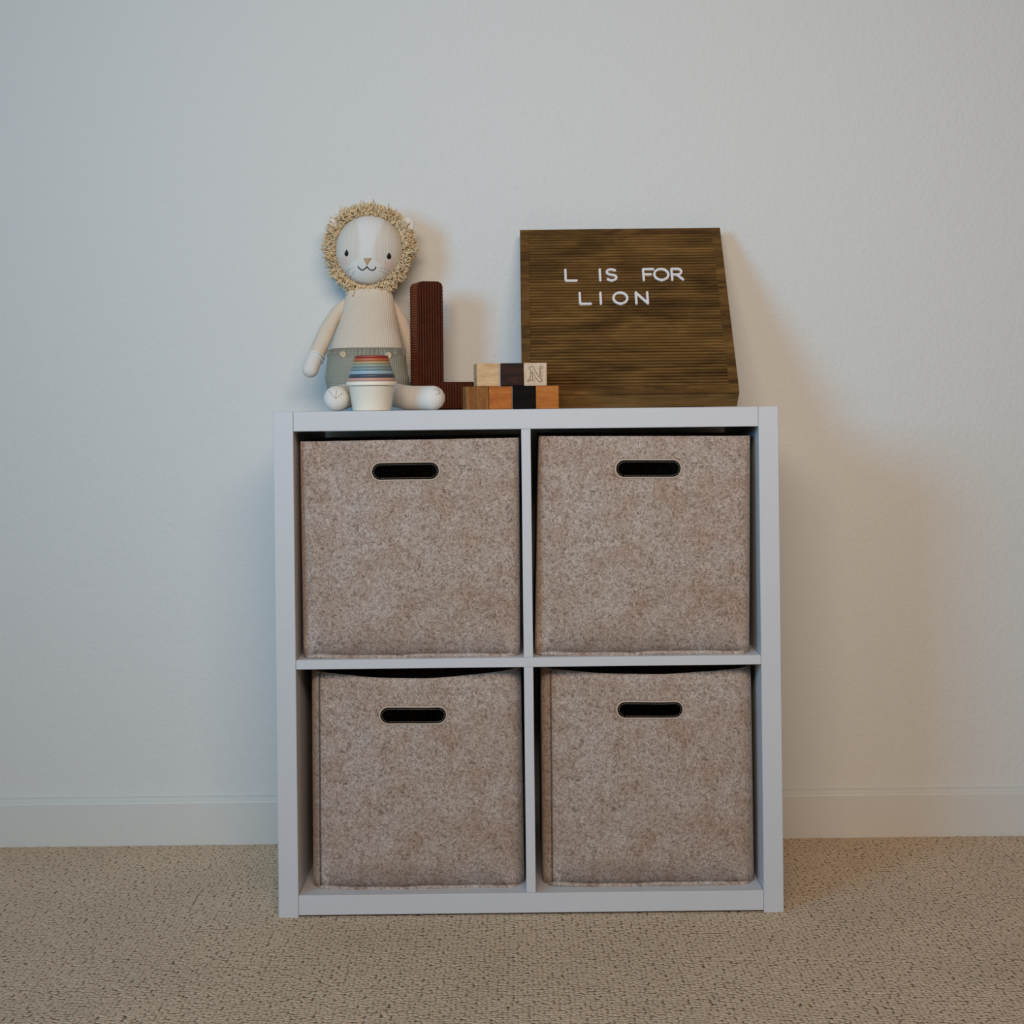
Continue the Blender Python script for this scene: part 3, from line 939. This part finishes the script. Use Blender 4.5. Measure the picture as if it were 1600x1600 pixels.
v2 = [(576.3, 419.4), (580, 423.6), (584.5, 424.8), (588.5, 422.6), (589.8, 419.4)]
PL = []
for seq in (v1, v2):
    P_ = []
    for p in smooth_path([Vector((x, 0, y)) for x, y in seq], 6):
        u, w = face_uv(p.x, p.z); P_.append(face_point(u, w, 0.0005))
    PL.append(tube(P_, 0.0009, 7))
v_, f_ = merge(PL); mesh_obj('mouth', loc(v_), f_, M_BLACK, head)
# nose: small upside-down embroidered triangle
parts = []
for i in range(7):
    t = i / 6
    xa = 571.5 + 4.6 * t; xb = 584.0 - 7.4 * (1 - 0) * t
    yv = 407.5 + 9.5 * t
    u0, w0 = face_uv(xa, yv); u1, w1 = face_uv(xb, yv)
    if xb > xa: parts.append(tube([face_point(u0, w0, .0002), face_point((u0+u1)/2, (w0+w1)/2, .0007), face_point(u1, w1, .0002)], 0.0009, 6))
v_, f_ = merge(parts); mesh_obj('nose', loc(v_), f_, M_TAN, head)
for seq in ([(555, 420), (547, 423), (539, 428)], [(557, 425), (552, 431), (546, 437)], [(595, 421), (604, 423), (613, 427)], [(594, 425), (604, 429), (613, 435)]):
    thread('whisker', seq, 0.00035, M_GREYT, 5, 0.0001)

# ears
def ear(px, py, rr):
    c = at(px, py, yh - 0.004); V, Fc = [], []
    n, m_ = 24, 12
    for j in range(m_ + 1):
        a = math.pi * j / m_
        for i in range(n):
            b = 2 * math.pi * i / n
            x, y, z = math.sin(a) * math.cos(b), math.sin(a) * math.sin(b), math.cos(a)
            dent = 0.45 if y < 0 else 1.0
            V.append(c + Vector((x * rr, y * rr * 0.5 * dent, z * rr)))
    for j in range(m_):
        for i in range(n):
            a, b = j*n + i, j*n + (i+1) % n; Fc.append((a, b, b + n, a + n))
    return mesh_obj('ear', loc(V), Fc, M_FOOT, head)
ear(636, 351, 0.0130); ear(517, 352, 0.0125)

# mane: hundreds of short yarn loops set in an uneven ring round the face
random.seed(11)
parts = []
for i in range(2300):
    a = random.uniform(0, 2 * math.pi)
    rr = random.uniform(0.955, 1.22)
    yoff = random.uniform(-0.017, 0.022) + (rr - 1.05) * 0.03
    ex = 1.0 + 0.03 * math.sin(3 * a)
    cxm = hc + Vector((0, 0, 0))
    base = Vector((math.cos(a) * rx * rr * ex, yoff, math.sin(a) * rz * rr * ex))
    out = Vector((math.cos(a), random.uniform(-0.7, 0.4), math.sin(a))).normalized()
    tan = Vector((-math.sin(a), 0, math.cos(a)))
    d = (out + tan * random.uniform(-0.9, 0.9) + Vector((0, random.uniform(-.3, .3), 0))).normalized()
    side = d.cross(Vector((random.uniform(-1, 1), random.uniform(-1, 1), random.uniform(-1, 1)))).normalized()
    L = random.uniform(0.006, 0.0135) * (1.0 + (0.45 if random.random() < 0.12 else 0)) * (0.55 if rr < 1.02 else 1.0); cw = random.uniform(0.0012, 0.0045)
    pts = [base, base + d * L * .45 + side * cw, base + d * L * .9 + side * cw * 0.6, base + d * L - side * cw * 0.5, base + d * L * .62 - side * cw * 1.1]
    pts = [Matrix.Rotation(tilt, 3, 'Y') @ p + hc for p in pts]
    parts.append(tube(pts, [.0009, .0009, .0008, .0008, .0005], 5))
v_, f_ = merge(parts)
mn = mesh_obj('mane', loc(v_), f_, M_YARN, lion); mn['kind'] = 'stuff'
# the padded cap the loops are sewn to
V, Fc = [], []
n, m_ = 64, 16
for i in range(n):
    a = 2 * math.pi * i / n
    for k in range(m_):
        b = 2 * math.pi * k / m_
        r_ = 1.06 + 0.085 * math.cos(b)
        p = Vector((math.cos(a) * rx * r_, 0.008 + 0.014 * math.sin(b), math.sin(a) * rz * r_))
        V.append(hc + Matrix.Rotation(tilt, 3, 'Y') @ p)
for i in range(n):
    for k in range(m_):
        Fc.append((i*m_ + k, i*m_ + (k+1) % m_, ((i+1) % n)*m_ + (k+1) % m_, ((i+1) % n)*m_ + k))
mesh_obj('mane_backing', loc(V), Fc, M_YARN, mn)

# torso: rings given by the left and right outline at a few heights
def ring(pxl, pxr, py, y, ry_):
    a, b = at(pxl, py, y), at(pxr, py, y); return ((a + b) / 2, (b - a).length / 2, ry_)
def dens(rings, per=5):
    out = []
    n = len(rings)
    for i in range(n - 1):
        for k in range(per):
            t = k / per
            out.append((rings[i][0].lerp(rings[i+1][0], t), rings[i][1] + (rings[i+1][1] - rings[i][1]) * t, rings[i][2] + (rings[i+1][2] - rings[i][2]) * t))
    out.append(rings[-1]); return out
body = dens([ring(545, 610, 452, .335, .018), ring(539, 615, 466, .332, .026), ring(535, 618, 484, .322, .033), ring(529.5, 622, 505, .308, .039), ring(522, 627, 528, .292, .044),
             ring(516, 631, 550, .276, .048)])
v_, f_ = loft(body, 40, True); o = mesh_obj('torso', loc(v_), f_, M_KNIT, lion)
sb = [ring(517, 631, 544.5, .278, .0475), ring(513, 633, 548, .274, .0505), ring(512, 633.5, 557, .270, .0515), ring(512, 634, 559, .268, .0525), ring(510, 636, 575, .258, .054), ring(508.5, 639, 592, .246, .055), ring(512, 636, 607, .24, .055),
      ring(520, 628, 620, .24, .050), ring(535, 615, 630, .245, .04)]
v_, f_ = loft(dens(sb, 4), 48, True); shorts = mesh_obj('shorts', loc(v_), f_, M_SHORTS, lion)
# waistband ribs
parts = []
for i in range(30):
    a = math.pi + math.pi * (i + .5) / 30
    c0, r0x, r0y = sb[1]; c1, r1x, r1y = sb[2]
    p = c0 + Vector((math.cos(a) * (r0x + .0003), math.sin(a) * (r0y + .0003), 0)); q = c1 + Vector((math.cos(a) * (r1x + .0003), math.sin(a) * (r1y + .0003), 0))
    parts.append(tube([p + Vector((0, 0, .002)), p.lerp(q, .5) + Vector((0, -.0004, 0)), q], [.0009, .0013, .0009], 6))
v_, f_ = merge(parts); mesh_obj('waistband', loc(v_), f_, M_SHORTS, shorts)
for bx_, by_ in ((536.5, 554), (607, 555.5)):
    c0, r0x, r0y = sb[2]
    xx = at(bx_, by_, .22).x - c0.x
    for _ in range(4):
        yy = c0.y - r0y * math.sqrt(max(0, 1 - (xx / r0x) ** 2)) - .001; xx = at(bx_, by_, yy).x - c0.x
    c = at(bx_, by_, yy)
    parts = []
    V, Fc = [], []; n = 20
    for rad, d in ((0.0001, -.0008), (.0016, -.0008), (.0020, -.0022), (.0043, -.0026), (.0054, -.0018), (.0056, 0.0), (.0046, .0012), (.0001, .0012)):
        for i in range(n): V.append(c + Vector((rad * math.cos(2*math.pi*i/n), d - .001, rad * math.sin(2*math.pi*i/n))))
    for j in range(7):
        for i in range(n): a, b = j*n + i, j*n + (i+1) % n; Fc.append((a, b, b + n, a + n))
    mesh_obj('button', loc(V), Fc, M_BUTTON, shorts)
# strap stitches falling from the left button
pts = [at(533 , 566, .213), at(533.5, 580, .207), at(535, 596, .203)]

# arms
ya = .318
armL = smooth_path([at(541, 474, .335), at(527, 488, .325), at(513, 513, .310), at(503, 535, .298), at(495, 553, .288)], 5)
nL = len(armL)
v_, f_ = capsule(armL, [0.0085 + 0.0055 * min(1, i / (nL * .55)) for i in range(nL)], 22); arm_l = mesh_obj('arm', loc(v_), f_, M_KNIT, lion)
hand = [at(493, 556, .286), at(489, 566, .281), at(485, 577, .276)]
v_, f_ = capsule(hand, [.0136, .0138, .0140], 22); mesh_obj('paw', loc(v_), f_, M_FOOT, arm_l)
for k_, (px_, py_) in enumerate(((494.6, 556.0), (492.8, 561.0))):
    c = at(px_, py_, .285 - k_ * .002); d = (at(485, 577, .276) - at(503, 535, .298)).normalized(); u = d.orthogonal().normalized(); w = d.cross(u)
    ringp = [c + (u * math.cos(2*math.pi*i/28) + w * math.sin(2*math.pi*i/28)) * .0139 for i in range(29)]
    v_, f_ = tube(ringp, .0012, 7, False); mesh_obj('wrist_band', loc(v_), f_, M_BAND, arm_l)
armR = smooth_path([at(611, 476, .338), at(624, 496, .340), at(634, 522, .344), at(641, 548, .350), at(644, 572, .352)], 5)
nR = len(armR)
v_, f_ = capsule(armR, [0.009 + 0.004 * min(1, i / (nR * .5)) for i in range(nR)], 22); arm_r = mesh_obj('arm', loc(v_), f_, M_KNIT, lion)
v_, f_ = capsule([at(644.5, 576, .352), at(645, 588, .352)], [.0128, .0130], 22); mesh_obj('paw', loc(v_), f_, M_FOOT, arm_r)

# legs: the left one points at the camera, the right one is turned out
zf = H + 0.0205
lf = at(525, 621, .095); 
legL = [Vector((at(545, 610, .215).x, .215, zf + .006)), Vector((at(533, 610, .16).x, .16, zf + .001)), Vector((lf.x, .10, zf - 0.0005))]
v_, f_ = capsule(smooth_path(legL, 5), [.020] * 11, 26); leg_l = mesh_obj('leg', loc(v_), f_, M_FOOT, lion)
rf0 = at(612, 615, .21); rf1 = at(676, 622, .120)
legR = [Vector((rf0.x, .215, zf + .006)), Vector((at(640, 620, .165).x, .165, zf)), Vector((rf1.x, .125, zf - .0012))]
v_, f_ = capsule(smooth_path(legR, 5), [.0195] * 11, 26); leg_r = mesh_obj('leg', loc(v_), f_, M_FOOT, lion)

# embroidered toe lines on the two feet
def toes(centre, rad, lines, leg):
    o_ = Vector((CX, CY, CZ)); parts = []
    for a, b in lines:
        P_ = []
        for k in range(7):
            t = k / 6
            d = (at(a[0] + (b[0] - a[0]) * t, a[1] + (b[1] - a[1]) * t, centre.y) - o_).normalized()
            oc = o_ - centre; bq = oc.dot(d); cq = oc.dot(oc) - rad * rad
            disc = max(0.0, bq * bq - cq)
            P_.append(o_ + d * (-bq - math.sqrt(disc)) + (d * -0.0002))
        parts.append(tube(P_, 0.0004, 6))
    v_, f_ = merge(parts); mesh_obj('toe_stitching', loc(v_), f_, M_GREYT, leg)
toes(legL[-1], .020, [((514, 611), (523, 622)), ((526, 610), (524, 623)), ((535, 614), (524.5, 623))], leg_l)
toes(legR[-1], .0195, [((679, 608), (687, 611)), ((684, 606), (687, 617)), ((681, 617), (688, 613))], leg_r)
